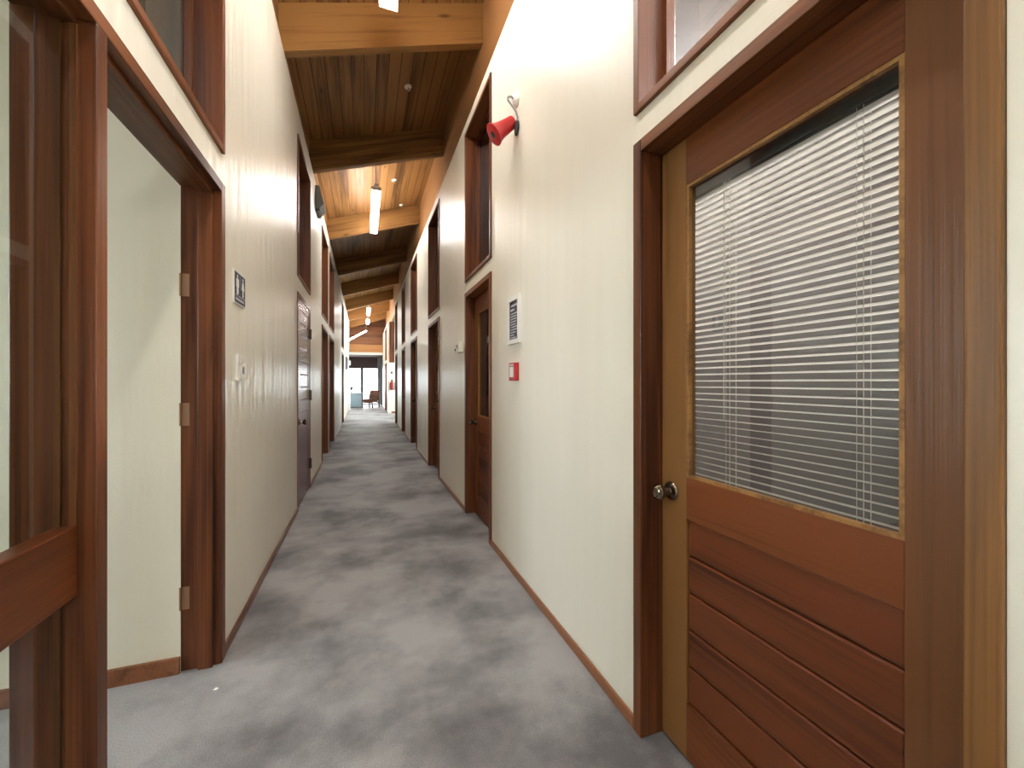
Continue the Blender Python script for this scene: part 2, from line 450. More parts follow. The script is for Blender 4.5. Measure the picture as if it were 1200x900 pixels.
# left block behind the other doors
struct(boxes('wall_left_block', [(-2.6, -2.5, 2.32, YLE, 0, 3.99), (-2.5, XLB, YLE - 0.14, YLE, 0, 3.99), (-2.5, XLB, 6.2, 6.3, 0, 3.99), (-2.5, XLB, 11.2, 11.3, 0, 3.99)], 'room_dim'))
struct(boxes('ceiling_left_block', [(-2.6, XLB, 2.32, YLE, 3.99, 4.09)], 'gypsum'))
# right rooms
struct(boxes('wall_right_room', [(4.2, 4.3, -1.2, 1.98, 0, 3.79), (XRB, 4.2, 1.98, 2.08, 0, 3.79), (XRB, 4.2, -1.3, -1.2, 0, 3.79)], 'room_shade'))
struct(boxes('ceiling_right_room', [(XRB, 4.3, -1.3, 2.08, 3.79, 3.89)], 'gypsum'))
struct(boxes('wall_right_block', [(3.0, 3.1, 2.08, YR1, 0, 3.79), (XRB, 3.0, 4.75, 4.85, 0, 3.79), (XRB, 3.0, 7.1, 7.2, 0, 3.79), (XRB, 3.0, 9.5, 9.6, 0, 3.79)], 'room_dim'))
struct(boxes('ceiling_right_block', [(XRB, 3.1, 2.08, YR1, 3.79, 3.89)], 'gypsum'))
# unseen window added in the left room to light the corridor wall
o = boxes('window_2', [(-4.08, -4.02, 0.2, 2.0, 0.9, 0.96), (-4.08, -4.02, 0.2, 2.0, 2.54, 2.6), (-4.08, -4.02, 0.2, 0.26, 0.96, 2.54), (-4.08, -4.02, 1.94, 2.0, 0.96, 2.54)], 'jamb'); struct(o)
boxes('pane', [(-4.053, -4.047, 0.26, 1.94, 0.96, 2.54)], 'glass', o)
# side lobby on the right and the end lobby
struct(boxes('wall_side_lobby_near', [(XRB, 3.4, YR1, YR1 + 0.1, 0, 3.789)], 'wall'))
struct(boxes('wall_side_lobby_far', [(XRB, 3.4, YR2, YR2 + 0.1, 0, 3.789)], 'wall'), 'cream wall of the side lobby facing back down the corridor', 'wall')
struct(boxes('wall_side_lobby_outer', [(3.4, 3.5, YR1, YR2 + 0.1, 0, 0.8), (3.4, 3.5, YR1, YR2 + 0.1, 2.6, 3.789), (3.4, 3.5, YR1, YR1 + 0.4, 0.8, 2.6), (3.4, 3.5, YR2 - 0.4, YR2 + 0.1, 0.8, 2.6)], 'wall'))
o = boxes('window_3', [(3.42, 3.48, YR1 + 0.4, YR2 - 0.4, 0.8, 0.86), (3.42, 3.48, YR1 + 0.4, YR2 - 0.4, 2.54, 2.6), (3.42, 3.48, YR1 + 0.4, YR1 + 0.46, 0.86, 2.54), (3.42, 3.48, YR2 - 0.46, YR2 - 0.4, 0.86, 2.54)], 'jamb'); struct(o)  # unseen window added to bring daylight into the side lobby
boxes('pane', [(3.447, 3.453, YR1 + 0.46, YR2 - 0.46, 0.86, 2.54)], 'glass', o)
struct(boxes('ceiling_side_lobby', [(1.2, 3.5, YR1, YR2 + 0.1, 3.79, 3.9)], 'gypsum'))
struct(boxes('trim_3', [(1.00, XRB + 0.12, YR2 - 0.05, YR2, 2.10, 3.79)], 'jamb'), 'upright timber panel above head height beside the side lobby', 'timber trim')
struct(boxes('wall_right_lobby', [(XRB, 3.0, YWE - 0.1, YWE, 0, 3.9), (3.0, 3.1, YWE - 0.1, YWIN + 0.1, 0, 3.9)], 'wall'))
struct(boxes('wall_left_lobby', [(-3.1, -3.0, YLE, YWIN + 0.1, 0, 3.9), (-3.0, -2.5, YLE, YLE + 0.1, 0, 3.9), (-0.80, -0.70, YLE, YWE, 2.9, 3.99)], 'wall'))
struct(boxes('ceiling_lobby_side', [(-3.1, -0.8, YLE, YWE, 2.9, 3.0)], 'gypsum'))
# timber fascia over the mouth, low soffit and dark bulkhead
struct(boxes('wall_end_fascia', [(-0.8, 1.2, YWE - 0.05, YWE + 0.05, 3.22, 4.95)], 'endwood'), 'boarded wall above the opening at the corridor end', 'wall')
struct(boxes('trim_4', [(-0.78, 1.08, YWE - 0.14, YWE - 0.05, 2.84, 3.24)], 'fascia'), 'orange brown timber beam across the corridor end', 'timber beam')
struct(boxes('trim_5', [(-0.78, 1.08, YWE - 0.13, YWE + 0.05, 2.72, 2.838)], 'white_paint'), 'white painted strip beneath the end beam', 'trim')
struct(boxes('ceiling_end_lobby', [(-3.1, 3.1, YWE + 0.05, YWIN + 0.1, 2.72, 2.82)], 'umber'), 'low dark brown soffit in front of the end window', 'ceiling')
struct(boxes('wall_end', [(-3.1, 3.1, YWIN, YWIN + 0.1, 2.12, 2.72), (-3.1, -2.9, YWIN, YWIN + 0.1, 0, 2.12), (1.04, 3.1, YWIN, YWIN + 0.1, 0, 2.12)], 'umber'), 'dark brown wall above and beside the end window', 'wall')
fr = [(-2.9, 1.04, YWIN + 0.02, YWIN + 0.08, 2.07, 2.12), (-2.9, 1.04, YWIN + 0.02, YWIN + 0.08, 0.0, 0.06)]
for x in (-2.9, -2.0, -1.05, -0.17, 0.90):
    fr.append((x, x + 0.14, YWIN + 0.02, YWIN + 0.08, 0.06, 2.07))
o = boxes('window_4', fr, 'alu'); struct(o, 'tall bright glazed window at the far end of the corridor', 'window')
boxes('pane', [(a + 0.14, b, YWIN + 0.047, YWIN + 0.053, 0.06, 2.07) for a, b in ((-2.9, -2.0), (-2.0, -1.05), (-1.05, -0.17), (-0.17, 0.90))], 'glass', o)
struct(boxes('ground_outside', [(-20, 20, -30, -3.4, -0.3, -0.02), (-20, -4.2, -3.4, 30, -0.3, -0.02), (-20, 20, 30.0, 60, -0.3, -0.02), (-20, 20, YWIN + 0.1, 30, -0.02, 0.002)], 'outside'))

# ------------------------------------------------------------------ timber frames, doors and transoms
def frame_boxes(side, y0, y1, z0, z1, w=0.045, sill=True, proud=0.013):
    """returns the jamb boxes and the level boxes of a lining frame set through the wall"""
    if side > 0: xa, xb = XR - proud, XRB + proud
    else: xa, xb = XLB - proud, XL + proud
    e = 0.001
    up = [(xa, xb, y0 + e, y0 + w, z0, z1 - e), (xa, xb, y1 - w, y1 - e, z0, z1 - e)]
    lev = [(xa, xb, y0 + w, y1 - w, z1 - w, z1 - e)]
    if sill: lev.append((xa, xb, y0 + w, y1 - w, z0 + e, z0 + w))
    return up, lev

win_n = [4]
def transom(side, y0, y1, z0, z1, glass='glass', label=None):
    win_n[0] += 1
    up, lev = frame_boxes(side, y0, y1, z0 + 0.001, z1, 0.032)
    # glazing beads towards the back of the lining
    xb0, xb1 = (1.035, 1.065) if side > 0 else (-0.745, -0.715)
    g0, g1 = (1.066, 1.072) if side > 0 else (-0.752, -0.746)
    w = 0.032; bd = 0.02
    o = boxes('window_%d' % win_n[0], up, 'jamb', bevel=0.003); struct(o, label, 'transom window' if label else None)
    boxes('sill', lev, 'head', o, 0.003)
    boxes('glazing_bead', [(xb0, xb1, y0 + w, y0 + w + bd, z0 + w, z1 - w), (xb0, xb1, y1 - w - bd, y1 - w, z0 + w, z1 - w),
                           (xb0, xb1, y0 + w + bd, y1 - w - bd, z0 + w, z0 + w + bd), (xb0, xb1, y0 + w + bd, y1 - w - bd, z1 - w - bd, z1 - w)], 'jamb', o)
    boxes('pane', [(g0, g1, y0 + w, y1 - w, z0 + w, z1 - w)], glass, o)
    return o

def knob(parent, x, y, z, sx, mat='bronze'):
    k = bmesh.new()
    bm_lathe(k, [(0, 0.031), (0.004, 0.033), (0.010, 0.029), (0.013, 0.014), (0.030, 0.012), (0.034, 0.017), (0.045, 0.026),
                 (0.060, 0.027), (0.068, 0.021), (0.070, 0.015), (0.067, 0.012)], (x, y, z), (sx, 0, 0), 24)
    return obj('knob', k, mat, parent, smooth=True)

door_n = [0]
def half_glazed_door(side, y0, y1, top, label=None, blind=False, knob_far=True):
    """door lining set through the wall with a half-glazed boarded leaf in it"""
    door_n[0] += 1
    w = 0.045
    up, lev = frame_boxes(side, y0, y1, 0, top, w, sill=False)
    s = side
    base = 0.0
    f = 1.018 if s > 0 else -0.700          # face of the leaf towards the corridor
    def X(a, b):                            # a, b: depth behind the leaf face
        return (f + a, f + b) if s > 0 else (f - b, f - a)
    x0, x1 = X(0.042, 0.075)
    up += [(x0, x1, y0 + w, y0 + w + 0.022, 0, top - w), (x0, x1, y1 - w - 0.022, y1 - w, 0, top - w)]
    lev += [(x0, x1, y0 + w + 0.022, y1 - w - 0.022, top - w - 0.022, top - w)]
    root = boxes('door_%d' % door_n[0], lev, 'head', bevel=0.003); struct(root, label, 'door' if label else None)
    boxes('jamb', [up[0], up[2]], 'tan' if blind else 'jamb', root, 0.003)
    boxes('jamb', [up[1], up[3]], 'jamb', root, 0.003)
    a, b = y0 + w + 0.004, y1 - w - 0.004
    sw = 0.118; zt = top - w - 0.004; zb = 0.010
    gz0, gz1 = 0.952, 1.933
    p0, p1 = X(0, 0.04)
    boxes('stile', [(p0, p1, a, a + sw, zb, zt)], 'stile', root, 0.002)
    boxes('stile', [(p0, p1, b - sw, b, zb, zt)], 'tan' if blind else 'stile', root, 0.002)
    boxes('top_rail', [(p0, p1, a + sw, b - sw, gz1, zt)], 'rail', root, 0.002)
    boxes('lock_rail', [(p0, p1, a + sw, b - sw, 0.812, gz0)], 'rail', root, 0.002)
    boxes('bottom_rail', [(p0, p1, a + sw, b - sw, zb, 0.195)], 'rail', root, 0.002)
    q0, q1 = X(0.007, 0.03)
    n = 5; ph = (0.812 - 0.195) / n
    for i in range(n):
        boxes('board', [(q0, q1, a + sw, b - sw, 0.195 + i * ph + 0.001, 0.195 + (i + 1) * ph - 0.0005)], 'board', root, 0.0075)
    # beads round the glass
    c0, c1 = X(0.002, 0.016); bd = 0.010
    bm = bmesh.new()
    for q in ((c0, c1, a + sw, a + sw + bd, gz0, gz1), (c0, c1, b - sw - bd, b - sw, gz0, gz1),
              (c0, c1, a + sw + bd, b - sw - bd, gz0, gz0 + bd), (c0, c1, a + sw + bd, b - sw - bd, gz1 - bd, gz1)):
        bm_box(bm, *q)
    obj('glazing_bead', bm, 'beam', root)
    g0, g1 = X(0.017, 0.022)
    boxes('pane', [(g0, g1, a + sw + 0.001, b - sw - 0.001, gz0 + 0.001, gz1 - 0.001)], 'glass_door' if blind else 'glass_room', root)
    ky = (b - 0.05) if knob_far else (a + 0.05)
    knob(root, f, ky, 0.89, -s)
    return root

half_glazed_door(1, *R_OPEN[0], DT, 'stained timber door with white blinds behind its glass, nearest on the right', blind=True)
transom(1, *R_OPEN[0], TB, TT, 'glass_door', 'timber framed transom window above the nearest right door')
half_glazed_door(1, *R_OPEN[1], DT, 'dark half glazed timber door, second along the right wall')
transom(1, *R_OPEN[1], TB, TT, 'glass_room', 'transom window reflecting a ceiling lamp beside the red horn')
for (a, b), nth in zip(R_OPEN[2:], ('third', 'fourth', 'fifth', 'sixth')):
    half_glazed_door(1, a, b, DT, 'recessed timber door, %s along the right wall' % nth)
    transom(1, a, b, TB, TT, 'glass_room', 'tall narrow transom window, %s along the right wall' % nth)
half_glazed_door(1, 18.42, 19.9, DT, 'dark timber door beyond the side lobby on the right'); transom(1, 18.42, 19.9, TB, TT, 'glass_room', 'transom window beyond the side lobby on the right')

# left open doorway with glazed side panel
door_n[0] += 1
YA, YM0, YM1, YB = -0.45, 1.265, 1.310, 2.24
P = XL + 0.013; Bk = XLB - 0.004
root = boxes('door_%d' % door_n[0], [(Bk, P, YB - 0.052, YB - 0.001, 0, LDT - 0.001), (Bk, P, YM0, YM1, 0, LDT - 0.045), (Bk, P, YA, YA + 0.045, 0, LDT - 0.001),
     (-0.69, -0.635, YB - 0.070, YB - 0.0522, 0, LDT - 0.065),
     (-0.69, -0.635, YM1 + 0.0002, YM1 + 0.018, 0, LDT - 0.065)], 'jamb', bevel=0.003)
struct(root, 'open doorway with stained timber frame and side panel, nearest on the left', 'doorway')
boxes('door_head', [(Bk, P, YA + 0.045, YB - 0.052, LDT - 0.045, LDT - 0.001), (-0.69, -0.635, YM1 + 0.018, YB - 0.070, LDT - 0.065, LDT - 0.0452),
     (-0.700, -0.640, YA + 0.045, YM0, LDT - 0.060, LDT - 0.0452)], 'head', root, 0.003)
boxes('glazing_bead', [(-0.680, -0.668, YM0 - 0.006, YM0 - 0.0002, 0.0201, LDT - 0.061), (-0.652, -0.6385, YM0 - 0.006, YM0 - 0.0002, 0.9325, LDT - 0.061)], 'stile', root)
boxes('mid_rail', [(-0.682, -0.638, YA + 0.045, YM0 - 0.0005, 0.765, 0.932)], 'rail', root, 0.003)
boxes('pane', [(-0.6665, -0.6605, YA + 0.046, YM0 - 0.001, 0.0205, 0.7645), (-0.6665, -0.6605, YA + 0.046, YM0 - 0.001, 0.9325, LDT - 0.0605)], 'glass', root)
boxes('sill', [(Bk, P - 0.01, YA + 0.045, YM0, 0.0, 0.02)], 'head', root)
for z in (1.70, 1.13, 0.32):
    h = boxes('hinge', [(-0.752, -0.724, YB - 0.0536, YB - 0.0521, z - 0.05, z + 0.05)], 'brass', root, 0.0008)
    k = bmesh.new(); bm_tube(k, [(-0.757, YB - 0.0565, z - 0.05), (-0.757, YB - 0.0565, z + 0.05)], 0.004, 10)
    obj('hinge_pin', k, 'brass', root, smooth=True)
transom(-1, 0.30, 2.24, LTB, LTT, 'glass_room', 'wide transom window above the open doorway on the left')

# left closed doors
def boarded_door(y0, y1, top, label=None):
    """flush door of varnished horizontal boards with a plain lower panel, set near the wall face"""
    door_n[0] += 1
    w = 0.040
    up, lev = frame_boxes(-1, y0, y1, 0, top, w, sill=False, proud=0.010)
    root = boxes('door_%d' % door_n[0], up, 'purple', bevel=0.003); struct(root, label, 'door' if label else None)
    boxes('door_head', lev, 'purple', root, 0.003)
    a, b = y0 + w + 0.003, y1 - w - 0.003
    x0, x1 = XL - 0.036, XL + 0.004
    zt = top - w - 0.003
    boxes('stile', [(x0, x1, a, a + 0.13, 0.01, zt)], 'purple', root, 0.002)
    boxes('stile', [(x0, x1, b - 0.13, b, 0.01, zt)], 'purple', root, 0.002)
    boxes('top_rail', [(x0, x1, a + 0.13, b - 0.13, zt - 0.10, zt)], 'purple', root, 0.002)
    boxes('lower_panel', [(x0, x1 - 0.004, a + 0.13, b - 0.13, 0.01, 0.95)], 'purple', root, 0.002)
    z = 0.95; n = 8; ph = (zt - 0.10 - z) / n
    for i in range(n):
        boxes('board', [(x0, x1 - 0.003, a + 0.13, b - 0.13, z + i * ph + 0.001, z + (i + 1) * ph - 0.001)], 'purple', root, 0.008)
    knob(root, x1, a + 0.07, 0.87, 1)
    for z in (1.85, 1.12, 0.30):
        k = bmesh.new(); bm_tube(k, [(XL + 0.016, b + 0.004, z - 0.06), (XL + 0.016, b + 0.004, z + 0.06)], 0.011, 10)
        obj('hinge', k, 'bronze', root, smooth=True)
    return root
boarded_door(4.50, 5.50, LDT - 0.01, 'red brown boarded door with round knob on the left wall')
transom(-1, 4.50, 5.50, LTB, LTT, 'glass_room', 'tall transom window above the red brown boarded door')
for (a, b), nth in zip(L_DOORS[1:], ('first brown door past', 'second brown door past', 'farthest brown door past')):
    half_glazed_door(-1, a, b, LDT, '%s the red brown boarded door, left wall' % nth, knob_far=False)
    transom(-1, a, b, LTB, LTT, 'glass_room', 'transom window over the %s the boarded door, left wall' % nth)

# skirting boards, broken at every opening
def skirting(name, side, segs, label):
    L = []
    for a, b in segs:
        x0, x1 = (XR - 0.012, XR - 0.0005) if side > 0 else (XL + 0.0005, XL + 0.012)
        L.append((x0, x1, a, b, 0, 0.045))
    return struct(boxes(name, L, 'base', bevel=0.003), label, 'skirting board')
skirting('baseboard_right', 1, [(Y0, 0.337), (1.261, 3.06), (3.93, 5.40), (6.36, 7.82), (8.86, 10.18), (11.03, 12.61), (YR2, 18.42), (19.9, YWE)], 'low red brown skirting along the right wall')
skirting('baseboard_left', -1, [(Y0, -0.45), (2.24, 4.50), (5.50, 7.0), (8.08, 8.42), (9.68, 13.15), (14.25, YLE)], 'low red brown skirting along the left wall')
struct(boxes('baseboard_lobby', [(XRB, 3.4, YR2 - 0.012, YR2 - 0.0005, 0, 0.07)], 'base'))

# ------------------------------------------------------------------ fluorescent lamps
def batten(x, ya, yb, z, label, on=True, rod=True, mat='tube', group='fluorescent lamps along the corridor ceiling'):
    t = empty('fluorescent_lamp', (x, (ya + yb) / 2, z))
    tag(t, label, 'ceiling lamp', group)
    boxes('housing', [(x - 0.030, x + 0.030, ya, yb, z + 0.052, z + 0.095)], 'white', t, 0.004)
    pts = [(x + 0.066 * math.cos(q), z + 0.024 + 0.027 * math.sin(q)) for q in [2 * PI * k / 16 for k in range(16)]]
    bm = bmesh.new(); bm_prism(bm, pts, ya + 0.02, yb - 0.02)
    obj('diffuser', bm, mat if on else 'tube_off', t)
    boxes('end_cap', [(x - 0.070, x + 0.070, ya + 0.012, ya + 0.0198, z - 0.004, z + 0.0518)], 'white', t, 0.003)
    boxes('end_cap', [(x - 0.070, x + 0.070, yb - 0.0198, yb - 0.012, z - 0.004, z + 0.0518)], 'white', t, 0.003)
    if rod:
        for y in (ya + 0.15, yb - 0.15):
            bm = bmesh.new(); bm_tube(bm, [(x, y, z + 0.095), (x, y, zboard(x) if x < XR else 3.79)], 0.007, 8)
            obj('hanging_rod', bm, 'grey', t)
    return t
LZ = 4.185
batten(0.18, -1.45, 0.45, LZ, 'unseen fluorescent lamp added over the entrance end for fill')  # unseen lamp added behind the viewer to brighten the near walls
batten(0.18, 1.45, 3.35, LZ, 'lit fluorescent lamp, nearest, cut by the top of the frame')
batten(0.18, 6.52, 8.46, LZ, 'lit fluorescent lamp hanging in the bay between the second and third rafters')
batten(0.18, 16.98, 18.90, LZ, 'lit fluorescent lamp beyond the dark stretch of ceiling')
batten(0.18, 20.1, 21.7, LZ, 'lit fluorescent lamp, farthest along the corridor')
# lamp across the far end, slung from the side lobby to the corridor
t = empty('tube_lamp', (-0.25, 19.6, 3.35)); tag(t, 'slanting white tube lamp running across near the corridor end', 'ceiling lamp')
bm = bmesh.new(); bm_tube(bm, [(-0.60, 18.6, 3.06), (0.10, 20.2, 3.66)], 0.028, 12); obj('diffuser', bm, 'tube', t, smooth=True)
bm = bmesh.new(); bm_tube(bm, [(0.10, 20.2, 3.67), (0.10, 20.2, zboard(0.10))], 0.006, 8); obj('hanging_rod', bm, 'grey', t)
# unseen lamps added to light the left room and the blind slats
for (x, ya, yb, z, lab) in ((-2.2, -0.6, 1.0, 3.90, 'unseen lamp added to fill the left side room'), (2.60, 0.1, 1.6, 3.55, 'unseen lamp added to light the blind in the near right room')):
    batten(x, ya, yb, z - 0.01, 'lit ' + lab, rod=(x > 0), mat='slat_fill_tube' if x > 0 else 'room_fill_tube', group='unseen added side room lamps')

# ------------------------------------------------------------------ window blind behind the near right door
bl = empty('venetian_blind', (1.075, 0.80, 1.90)); tag(bl, 'white venetian blind hanging behind the glass of the nearest right door', 'blind')
by0, by1 = 0.44, 1.175
boxes('headrail', [(1.064, 1.096, by0, by1, 1.902, 1.945)], 'black', bl, 0.002)
bm = bmesh.new(); pitch = 0.0213; zz = 1.893; n = 0
xc = 1.0805; hw = 0.0122; tilt = math.radians(8)
while zz > 0.955:
    # shallow curved slat, corridor edge high
    prof = []
    for k in range(5):
        u = -1 + k * 0.5
        lx = u * hw; lz = 0.003 * (1 - u * u)
        prof.append((xc + lx * math.cos(tilt) + lz * math.sin(tilt), zz - lx * math.sin(tilt) + lz * math.cos(tilt)))
    jitter = random.uniform(-0.0006, 0.0006)
    A = [bm.verts.new((p[0], by0 + 0.004, p[1] + jitter)) for p in prof]
    B = [bm.verts.new((p[0], by1 - 0.004, p[1] + jitter)) for p in prof]
    A2 = [bm.verts.new((p[0], by0 + 0.004, p[1] + jitter + 0.0004)) for p in prof]
    B2 = [bm.verts.new((p[0], by1 - 0.004, p[1] + jitter + 0.0004)) for p in prof]
    for k in range(4):
        bm.faces.new((A[k], A[k + 1], B[k + 1], B[k])); bm.faces.new((A2[k], B2[k], B2[k + 1], A2[k + 1]))
    zz -= pitch; n += 1
o = obj('slats', bm, 'slat', bl); o.data.polygons.foreach_set('use_smooth', [True] * len(o.data.polygons))
boxes('bottom_rail', [(1.070, 1.091, by0 + 0.004, by1 - 0.004, zz - 0.004, zz + 0.008)], 'white', bl, 0.002)
for y in (0.603, 0.965):
    bm = bmesh.new()
    for x in (1.0675, 1.0935): bm_tube(bm, [(x, y, zz), (x, y, 1.902)], 0.0009, 5)
    for x in (1.0675,): bm_tube(bm, [(x, y + 0.014, zz), (x, y + 0.014, 1.902)], 0.0007, 5)
    obj('ladder_cord', bm, 'cord', bl)
bm = bmesh.new(); bm_tube(bm, [(1.0655, 0.985, 1.90), (1.0655, 0.985, 1.15)], 0.0013, 6); obj('pull_cord', bm, 'cord', bl)

# ------------------------------------------------------------------ things on the right wall
# red horn on a swan neck
hs = empty('alarm_horn', (XR, 2.50, 3.06)); tag(hs, 'red plastic horn on a curved arm high on the right wall', 'alarm horn')
bm = bmesh.new(); bm_lathe(bm, [(0, 0.045), (0.012, 0.044), (0.022, 0.030), (0.028, 0.014)], (XR, 2.50, 3.115), (-1, 0, 0), 20)
obj('wall_plate', bm, 'white', hs, smooth=True)
bm = bmesh.new(); bm_tube(bm, [(XR - 0.026, 2.50, 3.115), (0.895, 2.495, 3.122), (0.873, 2.49, 3.108), (0.872, 2.485, 3.085), (0.895, 2.48, 3.055), (0.921, 2.475, 3.02), (0.931, 2.47, 2.98), (0.928, 2.465, 2.94)], 0.0065, 10)
obj('arm', bm, 'grey', hs, smooth=True)
tail = Vector((0.914, 2.50, 2.965)); mouth = Vector((0.785, 2.512, 2.862)); d = (mouth - tail)
bm = bmesh.new()
Ln = d.length
prof = [(0.0, 0.030), (0.006, 0.040), (0.30 * Ln, 0.043), (0.60 * Ln, 0.048), (0.85 * Ln, 0.057), (0.97 * Ln, 0.069), (Ln, 0.071), (Ln + 0.004, 0.068)]
bm_lathe(bm, prof, tail, d, 28)
obj('horn_body', bm, 'red', hs, smooth=True)
bm = bmesh.new(); bm_lathe(bm, [(Ln + 0.0045, 0.064), (Ln + 0.0055, 0.058), (Ln + 0.0048, 0.02), (Ln + 0.0046, 0.0)], tail, d, 28)
obj('horn_mouth', bm, 'red_in', hs, smooth=True)
bm = bmesh.new(); bm_lathe(bm, [(Ln + 0.0056, 0.022), (Ln + 0.012, 0.018), (Ln + 0.014, 0.004)], tail, d, 20)
obj('driver', bm, 'dark', hs, smooth=True)
bm = bmesh.new(); bm_tube(bm, [(0.928, 2.465, 2.95), (0.926, 2.47, 2.91), (0.922, 2.475, 2.865)], [0.012, 0.016, 0.009], 10)
bm_tube(bm, [(0.922, 2.475, 2.91), (0.905, 2.49, 2.94)], 0.010, 10)
obj('bracket', bm, 'black', hs, smooth=True)

# framed notice
nt_ = empty('notice_frame', (XR, 2.525, 1.68)); tag(nt_, 'white framed notice with a dark printed sheet on the right wall', 'notice')
fy0, fy1, fz0, fz1 = 2.42, 2.635, 1.525, 1.835
boxes('frame', [(XR - 0.020, XR, fy0, fy0 + 0.030, fz0, fz1), (XR - 0.020, XR, fy1 - 0.030, fy1, fz0, fz1), (XR - 0.020, XR, fy0 + 0.030, fy1 - 0.030, fz0, fz0 + 0.030), (XR - 0.020, XR, fy0 + 0.030, fy1 - 0.030, fz1 - 0.030, fz1)], 'white', nt_, 0.002)
boxes('sheet', [(XR - 0.014, XR - 0.001, fy0 + 0.0302, fy1 - 0.0302, fz0 + 0.0302, fz1 - 0.0302)], 'dark', nt_)
bm = bmesh.new(); z = fz1 - 0.052; rr = random.Random(2)
for k in range(13):
    w = rr.uniform(0.07, 0.13); off = rr.uniform(0, 0.015)
    bm_box(bm, XR - 0.0148, XR - 0.0141, fy1 - 0.045 - off - w, fy1 - 0.045 - off, z - (0.012 if k < 2 else 0.007), z)
    z -= 0.028 if k < 2 else 0.0175
obj('printed_lines', bm, 'print', nt_)

# fire alarm call point
cp = empty('fire_call_point', (XR, 2.52, 1.34)); tag(cp, 'small red fire alarm call point under the framed notice', 'fire alarm')
boxes('box', [(XR - 0.030, XR, 2.462, 2.578, 1.283, 1.400)], 'red', cp, 0.004)
boxes('press_panel', [(XR - 0.0335, XR - 0.0302, 2.487, 2.553, 1.305, 1.372)], 'white', cp, 0.002)
boxes('label_strip', [(XR - 0.0335, XR - 0.0302, 2.487, 2.553, 1.378, 1.390)], 'print', cp)

# thermostat
th = empty('thermostat', (XR, 4.13, 1.62)); tag(th, 'small white control box beside the second right door', 'thermostat')
boxes('case', [(XR - 0.045, XR, 4.05, 4.24, 1.575, 1.68)], 'ivory', th, 0.006)
boxes('dial_window', [(XR - 0.047, XR - 0.0452, 4.09, 4.15, 1.62, 1.655)], 'grey', th)
boxes('switch', [(XR - 0.053, XR - 0.0452, 4.18, 4.21, 1.595, 1.62)], 'dark', th, 0.002)

# ------------------------------------------------------------------ things on the left wall
sg = empty('restroom_sign', (XL, 2.49, 1.755)); tag(sg, 'navy sign with white man and woman figures on the left wall', 'sign')
sy0, sy1, sz0, sz1 = 2.392, 2.595, 1.672, 1.840
boxes('backing', [(XL, XL + 0.008, sy0, sy1, sz0, sz1)], 'white', sg, 0.001)
boxes('sign_panel', [(XL + 0.0081, XL + 0.0095, sy0 + 0.008, sy1 - 0.008, sz0 + 0.008, sz1 - 0.008)], 'navy', sg)
def figure(yc, woman):
    bm = bmesh.new(); x0, x1 = XL + 0.0096, XL + 0.0106
    zb = 1.722
    bm_lathe(bm, [(0, 0.0085), (0.001, 0.0085)], (x0, yc, zb + 0.091), (1, 0, 0), 16)
    if woman:
        pts = [(-0.010, 0.080), (0.010, 0.080), (0.026, 0.036), (0.009, 0.036), (0.009, 0.0), (-0.009, 0.0), (-0.009, 0.036), (-0.026, 0.036)]
        bm_prism(bm, [(yc + a, zb + b) for a, b in pts], x0, x1, 'X')
    else:
        for q in ((-0.013, 0.013, 0.036, 0.080), (-0.013, -0.001, 0.0, 0.036), (0.001, 0.013, 0.0, 0.036), (-0.022, -0.015, 0.036, 0.078), (0.015, 0.022, 0.036, 0.078)):
            bm_box(bm, x0, x1, yc + q[0], yc + q[1], zb + q[2], zb + q[3])
    return obj('figure', bm, 'white', sg)
figure(2.445, False); figure(2.543, True)
boxes('divider', [(XL + 0.0096, XL + 0.0103, 2.4915, 2.4955, 1.722, 1.826)], 'print_dim', sg)
bm = bmesh.new(); rr = random.Random(5)
bm_box(bm, XL + 0.0096, XL + 0.0102, sy0 + 0.012, sy1 - 0.012, 1.713, 1.716)
y = sy0 + 0.022
while y < sy1 - 0.035:
    w = rr.uniform(0.006, 0.011); bm_box(bm, XL + 0.0096, XL + 0.0102, y, y + w, 1.690, 1.703); y += w + 0.004
obj('printed_lines', bm, 'print', sg)

sw = empty('light_switch', (XL, 2.487, 1.345)); tag(sw, 'tall ivory switch plate below the restroom sign', 'light switch')
boxes('plate', [(XL, XL + 0.014, 2.440, 2.520, 1.280, 1.416)], 'white', sw, 0.003)
for z in (1.385, 1.345, 1.308):
    boxes('rocker', [(XL + 0.0142, XL + 0.020, 2.468, 2.496, z - 0.013, z + 0.013)], 'white', sw, 0.002)
boxes('timer_box', [(XL, XL + 0.030, 2.522, 2.548, 1.292, 1.370)], 'ivory', sw, 0.003)
boxes('timer_slot', [(XL + 0.012, XL + 0.022, 2.5205, 2.5218, 1.315, 1.352)], 'grey', sw)

wl = empty('wall_speaker', (XL, 6.2, 3.75)); tag(wl, 'small grey wedge shaped speaker at the top of the left wall', 'speaker')
bm = bmesh.new()
bm_prism(bm, [(XL, 3.94), (XL + 0.05, 3.94), (XL + 0.11, 3.70), (XL + 0.05, 3.63), (XL, 3.63)], 6.10, 6.42)
obj('case', bm, 'grey', wl, 0.006)
bm = bmesh.new(); bm_prism(bm, [(XL + 0.0, 3.628), (XL + 0.055, 3.628), (XL + 0.040, 3.60), (XL + 0.0, 3.60)], 6.12, 6.40)
obj('mount', bm, 'black', wl)

